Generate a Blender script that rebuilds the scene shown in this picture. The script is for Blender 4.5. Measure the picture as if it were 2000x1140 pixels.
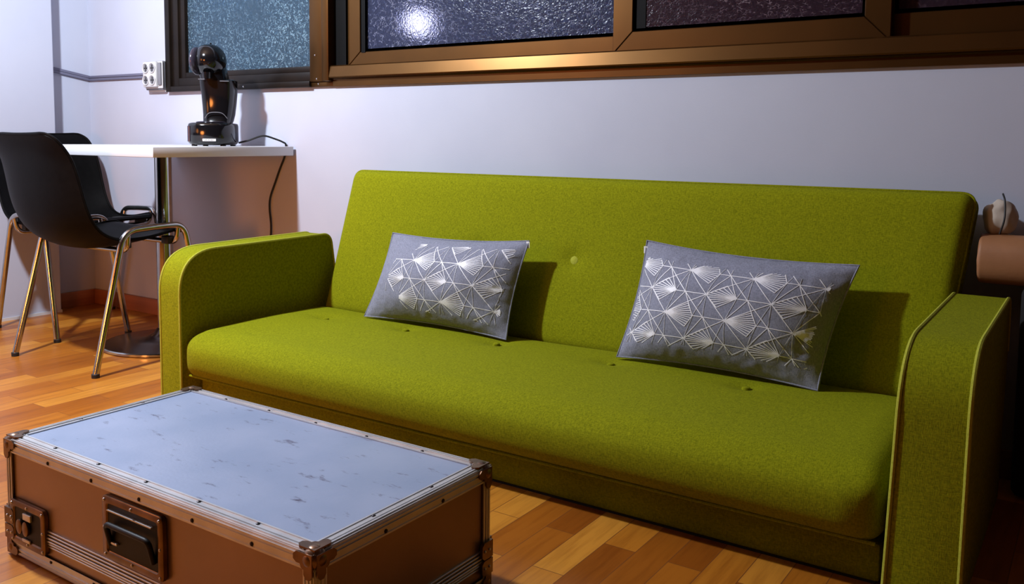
import bpy, bmesh, math, random
from mathutils import Vector, Matrix
from mathutils import noise as mnoise
random.seed(7)
for o in list(bpy.data.objects): bpy.data.objects.remove(o)
SC = bpy.context.scene
COL = SC.collection

# ------------------------------------------------------------------ camera
YAW, PIT, ROL = math.radians(33.7791), math.radians(4.7876), math.radians(0.5352)
CAM = Vector((3.8724, -2.3235, 0.7774))
fwd = Vector((-math.sin(YAW)*math.cos(PIT), math.cos(YAW)*math.cos(PIT), -math.sin(PIT)))
rt = Vector((math.cos(YAW), math.sin(YAW), 0))
up = rt.cross(fwd)
rt2 = rt*math.cos(ROL) + up*math.sin(ROL)
up2 = -rt*math.sin(ROL) + up*math.cos(ROL)
cd = bpy.data.cameras.new('camera'); cam = bpy.data.objects.new('camera', cd); COL.objects.link(cam)
m = Matrix((rt2, up2, -fwd)).transposed().to_4x4(); m.translation = CAM
cam.matrix_world = m
cd.sensor_width = 36; cd.lens = 1739.09/2000*36; cd.shift_y = -(570-415.96)/2000
cd.clip_start = 0.02
SC.camera = cam

# ------------------------------------------------------------------ world, light, exposure
W = bpy.data.worlds.new('world'); SC.world = W; W.use_nodes = True
W.node_tree.nodes['Background'].inputs[0].default_value = (1.0, 0.36, 0.12, 1)
W.node_tree.nodes['Background'].inputs[1].default_value = 0.03
SC.view_settings.view_transform = 'Standard'; SC.view_settings.look = 'None'
SC.view_settings.exposure = 0.14; SC.view_settings.gamma = 1.0
SC.view_settings.use_curve_mapping = False

def lamp(name, loc, power, color, radius=0.05):
    l = bpy.data.lights.new(name, 'POINT'); l.energy = power; l.color = color; l.shadow_soft_size = radius
    o = bpy.data.objects.new(name, l); o.location = loc; COL.objects.link(o); return o
lamp('key_lamp', (1.30, -1.42, 1.87), 215, (0.80, 0.88, 1.0), 0.05)
lamp('warm_fill', (0.75, -3.4, 1.0), 26, (1.0, 0.33, 0.07), 0.35)  # unseen fill light, added to turn the shadows warm
sl = bpy.data.lights.new('warm_fill_spot', 'SPOT'); sl.energy = 95; sl.color = (1.0, 0.30, 0.06); sl.shadow_soft_size = .25  # unseen spot added to warm the wall under the table
sl.spot_size = math.radians(44); sl.spot_blend = 1.0
so = bpy.data.objects.new('warm_fill_spot', sl); COL.objects.link(so); so.location = (1.9, -3.2, .75)
so.rotation_euler = (Vector((.85, -.1, .30))-Vector((1.9, -3.2, .75))).to_track_quat('-Z', 'Y').to_euler()
lamp('outdoor_glow', (-0.9, 1.0, 1.9), 3.6, (0.35, 0.6, 1.0), 0.2)  # unseen outdoor lights added to tint the backdrop behind the panes
lamp('outdoor_glow', (2.6, 1.2, 1.7), 1.1, (0.75, 0.35, 0.6), 0.2)

# ------------------------------------------------------------------ materials
def mat(name, base=(.8,.8,.8), rough=.6, metal=0., **kw):
    m = bpy.data.materials.new(name); m.use_nodes = True
    b = m.node_tree.nodes['Principled BSDF']
    b.inputs['Base Color'].default_value = (*base, 1); b.inputs['Roughness'].default_value = rough
    b.inputs['Metallic'].default_value = metal
    for k, v in kw.items(): b.inputs[k.replace('_', ' ')].default_value = v
    return m
def nd(m, t, **kw):
    n = m.node_tree.nodes.new(t)
    for k, v in kw.items(): setattr(n, k, v)
    return n
def ln(m, a, b): m.node_tree.links.new(a, b)
def bsdf(m): return m.node_tree.nodes['Principled BSDF']
def coords(m, scale=(1,1,1), rot=(0,0,0)):
    tc = nd(m, 'ShaderNodeTexCoord'); mp = nd(m, 'ShaderNodeMapping')
    mp.inputs['Scale'].default_value = scale; mp.inputs['Rotation'].default_value = rot
    ln(m, tc.outputs['Object'], mp.inputs[0]); return mp.outputs[0]
def noise(m, vec, scale, detail=3, rough=.5):
    n = nd(m, 'ShaderNodeTexNoise'); n.inputs['Scale'].default_value = scale
    n.inputs['Detail'].default_value = detail; n.inputs['Roughness'].default_value = rough
    ln(m, vec, n.inputs['Vector']); return n.outputs['Fac']
def ramp(m, fac, stops):
    r = nd(m, 'ShaderNodeValToRGB'); e = r.color_ramp.elements
    while len(e) < len(stops): e.new(0.5)
    for i, (p, c) in enumerate(stops): e[i].position = p; e[i].color = (*c, 1)
    ln(m, fac, r.inputs[0]); return r.outputs[0]
def bump(m, h, strength=.3, dist=.001):
    b = nd(m, 'ShaderNodeBump'); b.inputs['Strength'].default_value = strength; b.inputs['Distance'].default_value = dist
    ln(m, h, b.inputs['Height']); ln(m, b.outputs[0], bsdf(m).inputs['Normal']); return b
def vary(name, c1, c2, scale, rough, metal=0, bs=.2, bd=.001, stretch=(1,1,1), bscale=None, detail=3, lo=.3, hi=.7, **kw):
    m = mat(name, c1, rough, metal, **kw); v = coords(m, stretch)
    f = noise(m, v, scale, detail); ln(m, ramp(m, f, [(lo, c1), (hi, c2)]), bsdf(m).inputs['Base Color'])
    if bs: bump(m, noise(m, v, bscale or scale, 2), bs, bd)
    return m

M = {}
M['wall'] = vary('wall_paint', (.43,.45,.54), (.465,.485,.57), 3, .75, bs=.25, bd=.0006, bscale=220)
M['ceiling'] = vary('ceiling_paint', (.16,.09,.05), (.20,.11,.06), 3, .8, bs=0)
M['night'] = vary('night_backdrop', (.015,.025,.05), (.06,.09,.14), 2.2, .9, bs=0)
M['skirt'] = vary('skirting_wood', (.30,.10,.045), (.38,.14,.06), 4, .45, bs=.1, stretch=(1,1,12))

def fabric(name, c1, c2):
    m = mat(name, c1, .92); v = coords(m)
    wx = nd(m, 'ShaderNodeMapping'); wx.inputs['Scale'].default_value = (150, 700, 700); ln(m, v, wx.inputs[0])
    wz = nd(m, 'ShaderNodeMapping'); wz.inputs['Scale'].default_value = (700, 150, 150); ln(m, v, wz.inputs[0])
    a = noise(m, wx.outputs[0], 1, 2); b = noise(m, wz.outputs[0], 1, 2)
    ad = nd(m, 'ShaderNodeMath', operation='ADD'); ln(m, a, ad.inputs[0]); ln(m, b, ad.inputs[1])
    hf = nd(m, 'ShaderNodeMath', operation='MULTIPLY'); hf.inputs[1].default_value = .5; ln(m, ad.outputs[0], hf.inputs[0])
    ln(m, ramp(m, hf.outputs[0], [(.36, c1), (.64, c2)]), bsdf(m).inputs['Base Color'])
    bump(m, hf.outputs[0], .5, .0012)
    bsdf(m).inputs['Specular IOR Level'].default_value = .12
    return m
M['green'] = fabric('green_fabric', (.138,.152,.0010), (.275,.288,.004))
M['piping'] = fabric('green_piping', (.30,.32,.03), (.42,.43,.05))
M['pillow'] = fabric('grey_pillow_fabric', (.17,.18,.23), (.29,.30,.38))
M['foil'] = mat('white_foil_print', (.80,.80,.84), .45)
M['tag'] = mat('white_tag', (.85,.85,.85), .6)

# parquet: narrow strips running along y
def parquet():
    m = mat('parquet', (.6,.3,.1), .33); tc = nd(m, 'ShaderNodeTexCoord')
    sp = nd(m, 'ShaderNodeSeparateXYZ'); ln(m, tc.outputs['Object'], sp.inputs[0])
    cb = nd(m, 'ShaderNodeCombineXYZ'); ln(m, sp.outputs['Y'], cb.inputs['X']); ln(m, sp.outputs['X'], cb.inputs['Y'])
    br = nd(m, 'ShaderNodeTexBrick', offset=.37, offset_frequency=2, squash=1)
    br.inputs['Scale'].default_value = 1; br.inputs['Brick Width'].default_value = .42; br.inputs['Row Height'].default_value = .066
    br.inputs['Mortar Size'].default_value = .0009; br.inputs['Mortar Smooth'].default_value = .2; br.inputs['Bias'].default_value = 0
    br.inputs['Color1'].default_value = (0,0,0,1); br.inputs['Color2'].default_value = (1,1,1,1); br.inputs['Mortar'].default_value = (.5,.5,.5,1)
    ln(m, cb.outputs[0], br.inputs['Vector'])
    base = ramp(m, br.outputs['Color'], [(0, (.27,.072,.006)), (.35, (.40,.125,.010)), (.7, (.47,.165,.015)), (1, (.60,.25,.030))])
    mp = nd(m, 'ShaderNodeMapping'); mp.inputs['Scale'].default_value = (60, 4, 1); ln(m, tc.outputs['Object'], mp.inputs[0])
    g = noise(m, mp.outputs[0], 1, 5, .65)
    gr = ramp(m, g, [(.30, (.62,.52,.45)), (.55, (1,1,1)), (.8, (1.0,1.0,1.0))])
    mx = nd(m, 'ShaderNodeMix', data_type='RGBA', blend_type='MULTIPLY'); mx.inputs[0].default_value = .8
    ln(m, base, mx.inputs[6]); ln(m, gr, mx.inputs[7])
    mx2 = nd(m, 'ShaderNodeMix', data_type='RGBA'); ln(m, br.outputs['Fac'], mx2.inputs[0]); ln(m, mx.outputs[2], mx2.inputs[6])
    mx2.inputs[7].default_value = (.16,.05,.015,1); ln(m, mx2.outputs[2], bsdf(m).inputs['Base Color'])
    bump(m, g, .08, .001); return m
M['floor'] = parquet()

# window
M['frame'] = vary('bronze_aluminium', (.085,.038,.009), (.11,.048,.011), 5, .34, metal=.85, bs=.05, bd=.0005, stretch=(1,1,1))
M['frame_dark'] = vary('dark_window_frame', (.006,.004,.003), (.014,.009,.006), 8, .38, metal=.2, bs=.2, bscale=300, Specular_IOR_Level=.25)
M['gasket'] = mat('black_gasket', (.003,.003,.003), .6, Specular_IOR_Level=.08)
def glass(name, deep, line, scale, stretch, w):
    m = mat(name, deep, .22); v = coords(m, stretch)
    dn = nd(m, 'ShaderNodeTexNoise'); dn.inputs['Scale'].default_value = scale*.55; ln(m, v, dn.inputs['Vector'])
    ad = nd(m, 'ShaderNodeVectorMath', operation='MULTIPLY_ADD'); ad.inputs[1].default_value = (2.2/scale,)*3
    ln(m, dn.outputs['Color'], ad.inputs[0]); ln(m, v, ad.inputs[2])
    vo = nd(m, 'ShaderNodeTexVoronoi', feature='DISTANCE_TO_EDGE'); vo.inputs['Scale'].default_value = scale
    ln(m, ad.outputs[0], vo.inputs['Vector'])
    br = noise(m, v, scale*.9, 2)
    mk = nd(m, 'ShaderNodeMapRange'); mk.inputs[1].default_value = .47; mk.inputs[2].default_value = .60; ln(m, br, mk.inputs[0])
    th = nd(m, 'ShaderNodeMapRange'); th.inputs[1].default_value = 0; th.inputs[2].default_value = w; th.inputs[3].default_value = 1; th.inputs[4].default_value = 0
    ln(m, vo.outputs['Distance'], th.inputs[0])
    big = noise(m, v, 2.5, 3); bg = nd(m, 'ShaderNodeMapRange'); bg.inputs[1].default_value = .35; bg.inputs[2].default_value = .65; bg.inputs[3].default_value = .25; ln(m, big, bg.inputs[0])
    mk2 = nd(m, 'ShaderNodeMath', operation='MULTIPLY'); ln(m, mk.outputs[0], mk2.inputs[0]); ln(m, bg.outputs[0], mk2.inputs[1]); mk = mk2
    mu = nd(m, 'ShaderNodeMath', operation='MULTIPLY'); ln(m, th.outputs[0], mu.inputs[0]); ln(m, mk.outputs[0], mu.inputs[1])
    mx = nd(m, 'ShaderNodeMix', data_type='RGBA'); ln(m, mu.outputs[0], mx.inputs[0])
    mx.inputs[6].default_value = (*deep, 1); mx.inputs[7].default_value = (*line, 1)  # pale ridge lines put refracted light into the glass colour
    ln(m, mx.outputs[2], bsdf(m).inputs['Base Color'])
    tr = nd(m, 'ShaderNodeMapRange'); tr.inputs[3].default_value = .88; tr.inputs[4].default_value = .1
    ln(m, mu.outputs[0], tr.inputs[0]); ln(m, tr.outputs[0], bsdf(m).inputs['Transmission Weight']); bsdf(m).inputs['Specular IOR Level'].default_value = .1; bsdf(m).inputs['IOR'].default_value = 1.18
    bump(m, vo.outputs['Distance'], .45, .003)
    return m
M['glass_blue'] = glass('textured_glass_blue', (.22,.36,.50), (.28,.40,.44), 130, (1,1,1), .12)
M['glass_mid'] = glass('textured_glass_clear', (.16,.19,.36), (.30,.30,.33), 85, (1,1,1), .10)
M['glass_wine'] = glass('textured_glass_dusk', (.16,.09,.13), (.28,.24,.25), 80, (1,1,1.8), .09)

M['white_lam'] = vary('white_laminate', (.62,.62,.64), (.66,.66,.67), 4, .35, bs=0)
M['white_plastic'] = mat('white_plastic', (.55,.55,.55), .4)
M['grey_plastic'] = mat('grey_plastic', (.18,.18,.20), .45)
M['chrome'] = vary('chrome', (.42,.42,.42), (.52,.52,.52), 30, .16, metal=1, bs=0)
M['duct'] = mat('grey_duct', (.13,.13,.19), .5)
M['black_gloss'] = mat('black_gloss', (.004,.004,.005), .12)
M['black_shell'] = vary('black_plastic_shell', (.0015,.0015,.0016), (.003,.003,.003), 60, .5, bs=.35, bd=.0006, bscale=600, Specular_IOR_Level=.07)
M['black_matt'] = mat('black_rubber', (.006,.006,.006), .6)
M['smoke'] = mat('smoked_panel', (.035,.03,.045), .18)
M['dark_metal'] = vary('dark_polished_base', (.05,.03,.025), (.08,.05,.04), 6, .22, metal=.7, bs=0)

def casetop():
    m = mat('case_laminate', (.4,.45,.55), .38, .25); v = coords(m)
    a = noise(m, v, 5, 4); c = ramp(m, a, [(.3, (.26,.33,.48)), (.7, (.36,.42,.57))])  # grey-blue laminate, with the wall's bluish reflection worked into the colour
    mp = nd(m, 'ShaderNodeMapping'); mp.inputs['Scale'].default_value = (9, 26, 9); mp.inputs['Rotation'].default_value = (0,0,.25); ln(m, v, mp.inputs[0])
    s = noise(m, mp.outputs[0], 1.6, 6, .7)
    mk = ramp(m, s, [(.60, (0,0,0)), (.70, (1,1,1))])
    mx = nd(m, 'ShaderNodeMix', data_type='RGBA'); ln(m, mk, mx.inputs[0]); ln(m, c, mx.inputs[6]); mx.inputs[7].default_value = (.10,.10,.16,1)
    ln(m, mx.outputs[2], bsdf(m).inputs['Base Color'])
    bump(m, noise(m, v, 160, 3), .35, .0006); return m
M['case_top'] = casetop()
M['case_side'] = vary('case_side_panel', (.30,.20,.13), (.36,.24,.16), 6, .36, metal=.55, bs=.3, bd=.0005, bscale=260)  # brown base has the floor's warm reflection painted in
M['alu'] = vary('aluminium_extrusion', (.55,.55,.56), (.66,.66,.67), 20, .36, metal=.7, bs=.1, bd=.0004, bscale=120)
M['rivet'] = mat('dark_rivet', (.03,.025,.03), .4, .6)
M['bronze'] = vary('tarnished_steel', (.12,.075,.05), (.24,.15,.10), 25, .3, metal=.9, bs=.1, bscale=80)
M['dish'] = mat('black_dish', (.004,.003,.003), .5, Specular_IOR_Level=.25)
M['brown'] = vary('brown_leather', (.28,.12,.045), (.34,.15,.06), 12, .6, bs=.3, bscale=120)
M['shaded_body'] = mat('shaded_upholstery', (.006,.004,.004), .9)  # near-black colour paints in the shade on the bench's lower part
M['pale'] = vary('pale_cloth', (.40,.34,.28), (.50,.44,.37), 12, .85, bs=.4, bscale=60)

# ------------------------------------------------------------------ mesh helpers
def link(name, bm, mats, parent=None, smooth=True, loc=None, rot=None, autos=None):
    me = bpy.data.meshes.new(name); bmesh.ops.recalc_face_normals(bm, faces=bm.faces[:])
    if smooth:
        a = math.radians(autos or 38)
        for f in bm.faces: f.smooth = True
        for e in bm.edges:
            if len(e.link_faces) == 2 and e.calc_face_angle(0) > a: e.smooth = False
    bm.to_mesh(me); bm.free()
    o = bpy.data.objects.new(name, me); COL.objects.link(o)
    for m in (mats if isinstance(mats, (list, tuple)) else [mats]): me.materials.append(m)
    if parent is not None: o.parent = parent
    if loc is not None: o.location = loc
    if rot is not None: o.rotation_euler = rot
    return o
def thing(name, label, cat, loc=(0,0,0), rotz=0, group=None):
    o = bpy.data.objects.new(name, None); COL.objects.link(o); o.empty_display_size = .05
    o.location = loc; o.rotation_euler = (0,0,rotz); o['label'] = label; o['category'] = cat
    if group: o['group'] = group
    return o
def tag(o, label, cat, group=None):
    o['label'] = label; o['category'] = cat
    if group: o['group'] = group
    return o
def struct(name, bm, m, parent=None, **k):
    o = link(name, bm, m, parent, **k)
    if parent is None: o['kind'] = 'structure'
    return o
def box(bm, x0, x1, y0, y1, z0, z1, bev=0, seg=2, mi=0):
    r = bmesh.ops.create_cube(bm, size=1)
    vs = r['verts']
    for v in vs:
        v.co = Vector((x0 if v.co.x < 0 else x1, y0 if v.co.y < 0 else y1, z0 if v.co.z < 0 else z1))
    fs = set(f for v in vs for f in v.link_faces)
    for f in fs: f.material_index = mi
    if bev:
        es = list(set(e for v in vs for e in v.link_edges))
        bmesh.ops.bevel(bm, geom=es, offset=bev, segments=seg, profile=.5, affect='EDGES')
def bxo(name, b, m, parent=None, bev=0, **k):
    bm = bmesh.new(); box(bm, *b, bev=bev); return link(name, bm, m, parent, **k)
def tube(bm, pts, r, n=12, caps=True, closed=False):
    P = [Vector(p) for p in pts]; N = len(P); rings = []
    t0 = (P[1]-P[0]).normalized(); ref = Vector((0,0,1)) if abs(t0.z) < .9 else Vector((1,0,0))
    u = t0.cross(ref).normalized()
    for i in range(N):
        if closed: t = (P[(i+1)%N]-P[i-1]).normalized()
        else: t = (P[min(i+1,N-1)]-P[max(i-1,0)]).normalized()
        u = (u - t*u.dot(t)).normalized(); w = t.cross(u)
        rr = r[i] if isinstance(r, (list, tuple)) else r
        rings.append([bm.verts.new(P[i]+(u*math.cos(a)+w*math.sin(a))*rr) for a in [2*math.pi*k/n for k in range(n)]])
    for i in range(N if closed else N-1):
        A, B = rings[i], rings[(i+1)%N]
        for k in range(n): bm.faces.new((A[k], A[(k+1)%n], B[(k+1)%n], B[k]))
    if caps and not closed: bm.faces.new(rings[0][::-1]); bm.faces.new(rings[-1])
def fillet(pts, r, n=6):
    """round the inner corners of a polyline"""
    P = [Vector(p) for p in pts]; out = [P[0]]
    for i in range(1, len(P)-1):
        rr = r[i-1] if isinstance(r, (list, tuple)) else r
        a = (P[i-1]-P[i]); b = (P[i+1]-P[i]); d = min(rr, a.length*.49, b.length*.49)
        p0 = P[i]+a.normalized()*d; p1 = P[i]+b.normalized()*d
        for k in range(n+1):
            t = k/n; out.append(p0*(1-t)**2 + P[i]*2*t*(1-t) + p1*t*t)
    out.append(P[-1]); return out
def spline(pts, n=8):
    P = [Vector(p) for p in pts]; P = [P[0]*2-P[1]]+P+[P[-1]*2-P[-2]]; out = []
    for i in range(1, len(P)-2):
        for k in range(n):
            t = k/n; a, b, c, d = P[i-1:i+3]
            out.append(.5*((2*b)+(c-a)*t+(2*a-5*b+4*c-d)*t*t+(3*b-a-3*c+d)*t**3))
    out.append(P[-2]); return out
def lathe(bm, prof, n=40, cx=0, cy=0, sx=1, sy=1, mi=0, lean=None):
    rings = []
    for r, z in prof:
        ox, oy = lean(z) if lean else (0, 0)
        if r < 1e-6: rings.append([bm.verts.new((cx+ox, cy+oy, z))])
        else: rings.append([bm.verts.new((cx+ox+r*sx*math.cos(2*math.pi*k/n), cy+oy+r*sy*math.sin(2*math.pi*k/n), z)) for k in range(n)])
    for A, B in zip(rings, rings[1:]):
        for k in range(n):
            if len(A) == 1 and len(B) == 1: continue
            if len(A) == 1: f = bm.faces.new((A[0], B[(k+1)%n], B[k]))
            elif len(B) == 1: f = bm.faces.new((A[k], A[(k+1)%n], B[0]))
            else: f = bm.faces.new((A[k], A[(k+1)%n], B[(k+1)%n], B[k]))
            f.material_index = mi
def superbox(bm, x0, x1, y0, y1, z0, z1, r, nx, ny, nz, fn=None):
    """rounded box with an even grid so that a function can push the surface around"""
    lo = Vector((x0, y0, z0)); hi = Vector((x1, y1, z1)); N = (nx, ny, nz)
    cache = {}
    rs = min(r, (x1-x0)/2*.999, (y1-y0)/2*.999, (z1-z0)/2*.999)
    def ticks(a, b, n):
        e = [a+rs*(1-math.cos(math.radians(q))) for q in (0, 22, 42, 60, 76)]
        mid = [a+rs+(b-a-2*rs)*k/n for k in range(n+1)]
        return e+mid+[b-(t-a) for t in e[::-1]]
    T = [ticks(lo[i], hi[i], N[i]) for i in range(3)]
    def V(i, j, k):
        key = (i, j, k)
        if key not in cache:
            p = Vector((T[0][i], T[1][j], T[2][k]))
            c = Vector([min(max(p[a], lo[a]+rs), hi[a]-rs) for a in range(3)])
            d = p-c
            if d.length > 1e-9:
                # map cube shell to sphere shell
                q = d/rs; mx = max(abs(q.x), abs(q.y), abs(q.z))
                d = q.normalized()*rs*mx
            p = c+d
            if fn: p = fn(p)
            cache[key] = bm.verts.new(p)
        return cache[key]
    L = [len(t)-1 for t in T]
    for ax in range(3):
        b, c = [(1,2),(0,2),(0,1)][ax]
        for s in (0, L[ax]):
            for i in range(L[b]):
                for j in range(L[c]):
                    q = []
                    for di, dj in ((0,0),(1,0),(1,1),(0,1)):
                        idx = [0,0,0]; idx[ax] = s; idx[b] = i+di; idx[c] = j+dj; q.append(V(*idx))
                    try: bm.faces.new(q)
                    except ValueError: pass
def prism(bm, poly, x0, x1, bev=0, axis='x', fn=None):
    """closed (y,z) outline extruded along x"""
    A = [bm.verts.new((x0, p[0], p[1])) for p in poly]; B = [bm.verts.new((x1, p[0], p[1])) for p in poly]
    n = len(poly); fa = bm.faces.new(A); fb = bm.faces.new(B[::-1])
    for i in range(n): bm.faces.new((A[i], B[i], B[(i+1)%n], A[(i+1)%n]))
    if bev:
        bmesh.ops.bevel(bm, geom=list(fa.edges)+list(fb.edges), offset=bev, segments=4, profile=.5, affect='EDGES')

# ------------------------------------------------------------------ room shell
XR, YF, ZC = 5.6, -4.2, 2.5
bm = bmesh.new(); box(bm, -.3, XR, YF, .14, -.06, 0); struct('floor', bm, M['floor'], smooth=False)
bm = bmesh.new(); box(bm, -.3, XR, YF, .14, ZC, ZC+.08); struct('ceiling', bm, M['ceiling'], smooth=False)
WX0, WX1, WZ0, WZ1 = .593, 4.60, .957, 1.80
bm = bmesh.new()
box(bm, -.3, XR, 0, .14, 0, WZ0); box(bm, -.3, WX0, 0, .14, WZ0, ZC); box(bm, WX1, XR, 0, .14, WZ0, ZC); box(bm, WX0, WX1, 0, .14, WZ1, ZC)
struct('wall_back', bm, M['wall'], smooth=False)
bm = bmesh.new(); PX, PY = .085, -.212
box(bm, -.3, 0, PY-.02, 0, 0, ZC); box(bm, -.3, PX, YF, PY, 0, ZC, bev=.004)
struct('wall_left', bm, M['wall'], smooth=False)
bm = bmesh.new(); box(bm, 0, 1.60, -.014, 0, 0, .068, bev=.003); box(bm, 1.60, XR, -.014, 0, 0, .068, bev=.003)
struct('baseboard_back', bm, M['skirt'])
bm = bmesh.new(); box(bm, 0, .014, PY, -.014, 0, .068, bev=.003); struct('baseboard_left', bm, M['skirt'])
bm = bmesh.new(); box(bm, PX, PX+.006, YF, PY, 0, .012); struct('trim_1', bm, M['white_plastic'], smooth=False)
# dark blue backdrop added outside to keep warm world light off the glass
bm = bmesh.new(); box(bm, -3.5, 7, 1.6, 1.7, -.5, 3.5); struct('exterior', bm, M['night'], smooth=False)

# ------------------------------------------------------------------ window_1: bronze aluminium sliding window
win = bpy.data.objects.new('window_1', None); COL.objects.link(win); win.location = (WX0, 0, WZ0); win['kind'] = 'structure'
def wpart(name, bm, m, smooth=True, label=None):
    bmesh.ops.translate(bm, verts=bm.verts, vec=-Vector((WX0, 0, WZ0)))
    o = link(name, bm, m, win, smooth=smooth)
    if label: o['label'] = label
    return o
# outer frame right of the mullion: flange + stepped channel
def rail_profile(bm, x0, x1, prof):
    A = [bm.verts.new((x0, y, z)) for y, z in prof]; B = [bm.verts.new((x1, y, z)) for y, z in prof]
    n = len(prof); bm.faces.new(A); bm.faces.new(B[::-1])
    for i in range(n): bm.faces.new((A[i], B[i], B[(i+1)%n], A[(i+1)%n]))
bm = bmesh.new()
rail_profile(bm, 1.55, WX1, [(-.012, .957), (-.012, .980), (-.016, .984), (-.030, .986), (-.032, .990), (-.026, 1.026), (-.022, 1.030), (.04, 1.030), (.04, .957)])
box(bm, 1.55, WX1, -.02, .04, WZ1-.06, WZ1, bev=.002); box(bm, WX1-.06, WX1, -.02, .04, 1.03, WZ1-.06, bev=.002)
wpart('bottom_frame', bm, M['frame'], smooth=False, label='bronze outer frame with a stepped track')
# left fixed pane frame (darker)
bm = bmesh.new()
for b in ((WX0, WX0+.030, -.022, .04, WZ0, WZ1), (WX0+.030, WX0+.075, -.012, .04, WZ0+.02, WZ1), (WX0+.075, 1.44, -.012, .04, WZ0+.02, WZ0+.055), (WX0+.030, 1.44, -.022, .04, WZ0, WZ0+.022),
          (WX0+.075, .702, -.004, .04, WZ0+.055, WZ1), (.702, 1.44, -.004, .04, WZ0+.055, 1.034), (WX0+.075, 1.44, -.012, .04, WZ1-.06, WZ1)):
    box(bm, *b, bev=.002)
wpart('fixed_frame', bm, M['frame_dark'], label='almost black frame of the left pane')
bm = bmesh.new(); box(bm, 1.44, 1.515, -.020, .04, WZ0+.018, WZ1, bev=.004); box(bm, 1.515, 1.55, -.034, .04, WZ0+.018, WZ1, bev=.004); box(bm, 1.44, 1.55, -.012, .04, WZ0, WZ0+.018, bev=.002)
wpart('mullion', bm, M['frame'], label='bronze post between left pane and sliding sashes')
def sash(x0, x1, z0, z1, w, wz, yf, yb):
    """mitred sash frame; w = stile width, wz = rail height"""
    bm = bmesh.new()
    def bar(q):   # q: 4 outer/inner points (x,z) -> front slab with bevelled inner step
        A = [bm.verts.new((x, yf, z)) for x, z in q]; B = [bm.verts.new((x, yb, z)) for x, z in q]
        bm.faces.new(A); bm.faces.new(B[::-1])
        for i in range(4): bm.faces.new((A[i], B[i], B[(i+1)%4], A[(i+1)%4]))
    g = .0005
    bar([(x0, z0), (x1, z0), (x1-w, z0+wz-g), (x0+w, z0+wz-g)])
    bar([(x0, z1), (x1, z1), (x1-w, z1-wz+g), (x0+w, z1-wz+g)])
    bar([(x0-g, z0+g), (x0-g, z1), (x0+w-g, z1-wz), (x0+w-g, z0+wz+g)])
    bar([(x1, z0), (x1, z1), (x1-w, z1-wz), (x1-w, z0+wz)])
    bmesh.ops.bevel(bm, geom=bm.edges[:], offset=.0018, segments=1, affect='EDGES')
    # glazing bead step
    i0, i1, j0, j1 = x0+w, x1-w, z0+wz, z1-wz
    for b in ((i0-.002, i1+.002, yf+.010, yb-.004, j0-.002, j0+.010), (i0-.002, i1+.002, yf+.010, yb-.004, j1-.010, j1+.002), (i0-.002, i0+.008, yf+.010, yb-.004, j0, j1), (i1-.008, i1+.002, yf+.010, yb-.004, j0, j1)):
        box(bm, *b)
    return bm
wpart('sash', sash(1.605, 2.74, 1.026, WZ1-.05, .060, .050, .008, .030), M['frame'], smooth=False, label='rear sliding sash')
wpart('sash', sash(2.672, 3.42, 1.020, WZ1-.05, .062, .062, -.018, .005), M['frame'], smooth=False, label='front sliding sash')
wpart('sash', sash(3.36, 4.56, 1.026, WZ1-.05, .060, .062, .008, .030), M['frame'], smooth=False, label='right-hand rear sliding sash')
bm = bmesh.new(); box(bm, 1.672, 1.690, .006, .016, 1.072, WZ1-.1); box(bm, 2.742, 2.770, -.010, .0, 1.090, WZ1-.1); box(bm, 1.551, 1.604, .0, .02, 1.03, WZ1-.06); wpart('gasket', bm, M['gasket'], smooth=False)
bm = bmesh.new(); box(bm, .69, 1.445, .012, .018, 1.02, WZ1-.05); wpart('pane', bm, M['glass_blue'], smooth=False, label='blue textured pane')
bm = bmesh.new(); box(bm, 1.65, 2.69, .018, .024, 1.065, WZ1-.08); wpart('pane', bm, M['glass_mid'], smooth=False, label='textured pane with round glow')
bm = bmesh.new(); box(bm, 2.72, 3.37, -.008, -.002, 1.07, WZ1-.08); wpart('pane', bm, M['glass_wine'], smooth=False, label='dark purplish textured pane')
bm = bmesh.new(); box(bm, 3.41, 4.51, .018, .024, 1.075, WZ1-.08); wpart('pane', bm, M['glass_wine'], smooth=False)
for px, py, pz in ((1.47,-.020,1.07), (1.478,-.020,.985), (1.478,-.012,.967), (1.08,-.022,.967)):
    bm = bmesh.new(); lathe(bm, [(0, 0), (.004, 0), (.003, .002), (0, .003)], n=10)
    link('screw', bm, M['chrome'], win, loc=(px-WX0, py, pz-WZ0), rot=(math.pi/2,0,0))
# street lamp outside the glass
t = thing('street_lamp', 'round glowing lamp outside, seen through the textured middle pane', 'lamp', (1.42, .62, 0))
bm = bmesh.new(); tube(bm, [(0,0,-.4), (0,0,1.21)], .012); link('pole', bm, M['dark_metal'], t)
bm = bmesh.new(); bmesh.ops.create_uvsphere(bm, u_segments=24, v_segments=16, radius=.05)
glow = mat('lamp_globe', (1,.9,.8), .4); glow.node_tree.nodes['Principled BSDF'].inputs['Emission Color'].default_value = (1,.88,.76,1)
glow.node_tree.nodes['Principled BSDF'].inputs['Emission Strength'].default_value = 13
link('globe', bm, glow, t, loc=(0,0,1.26))

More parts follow.
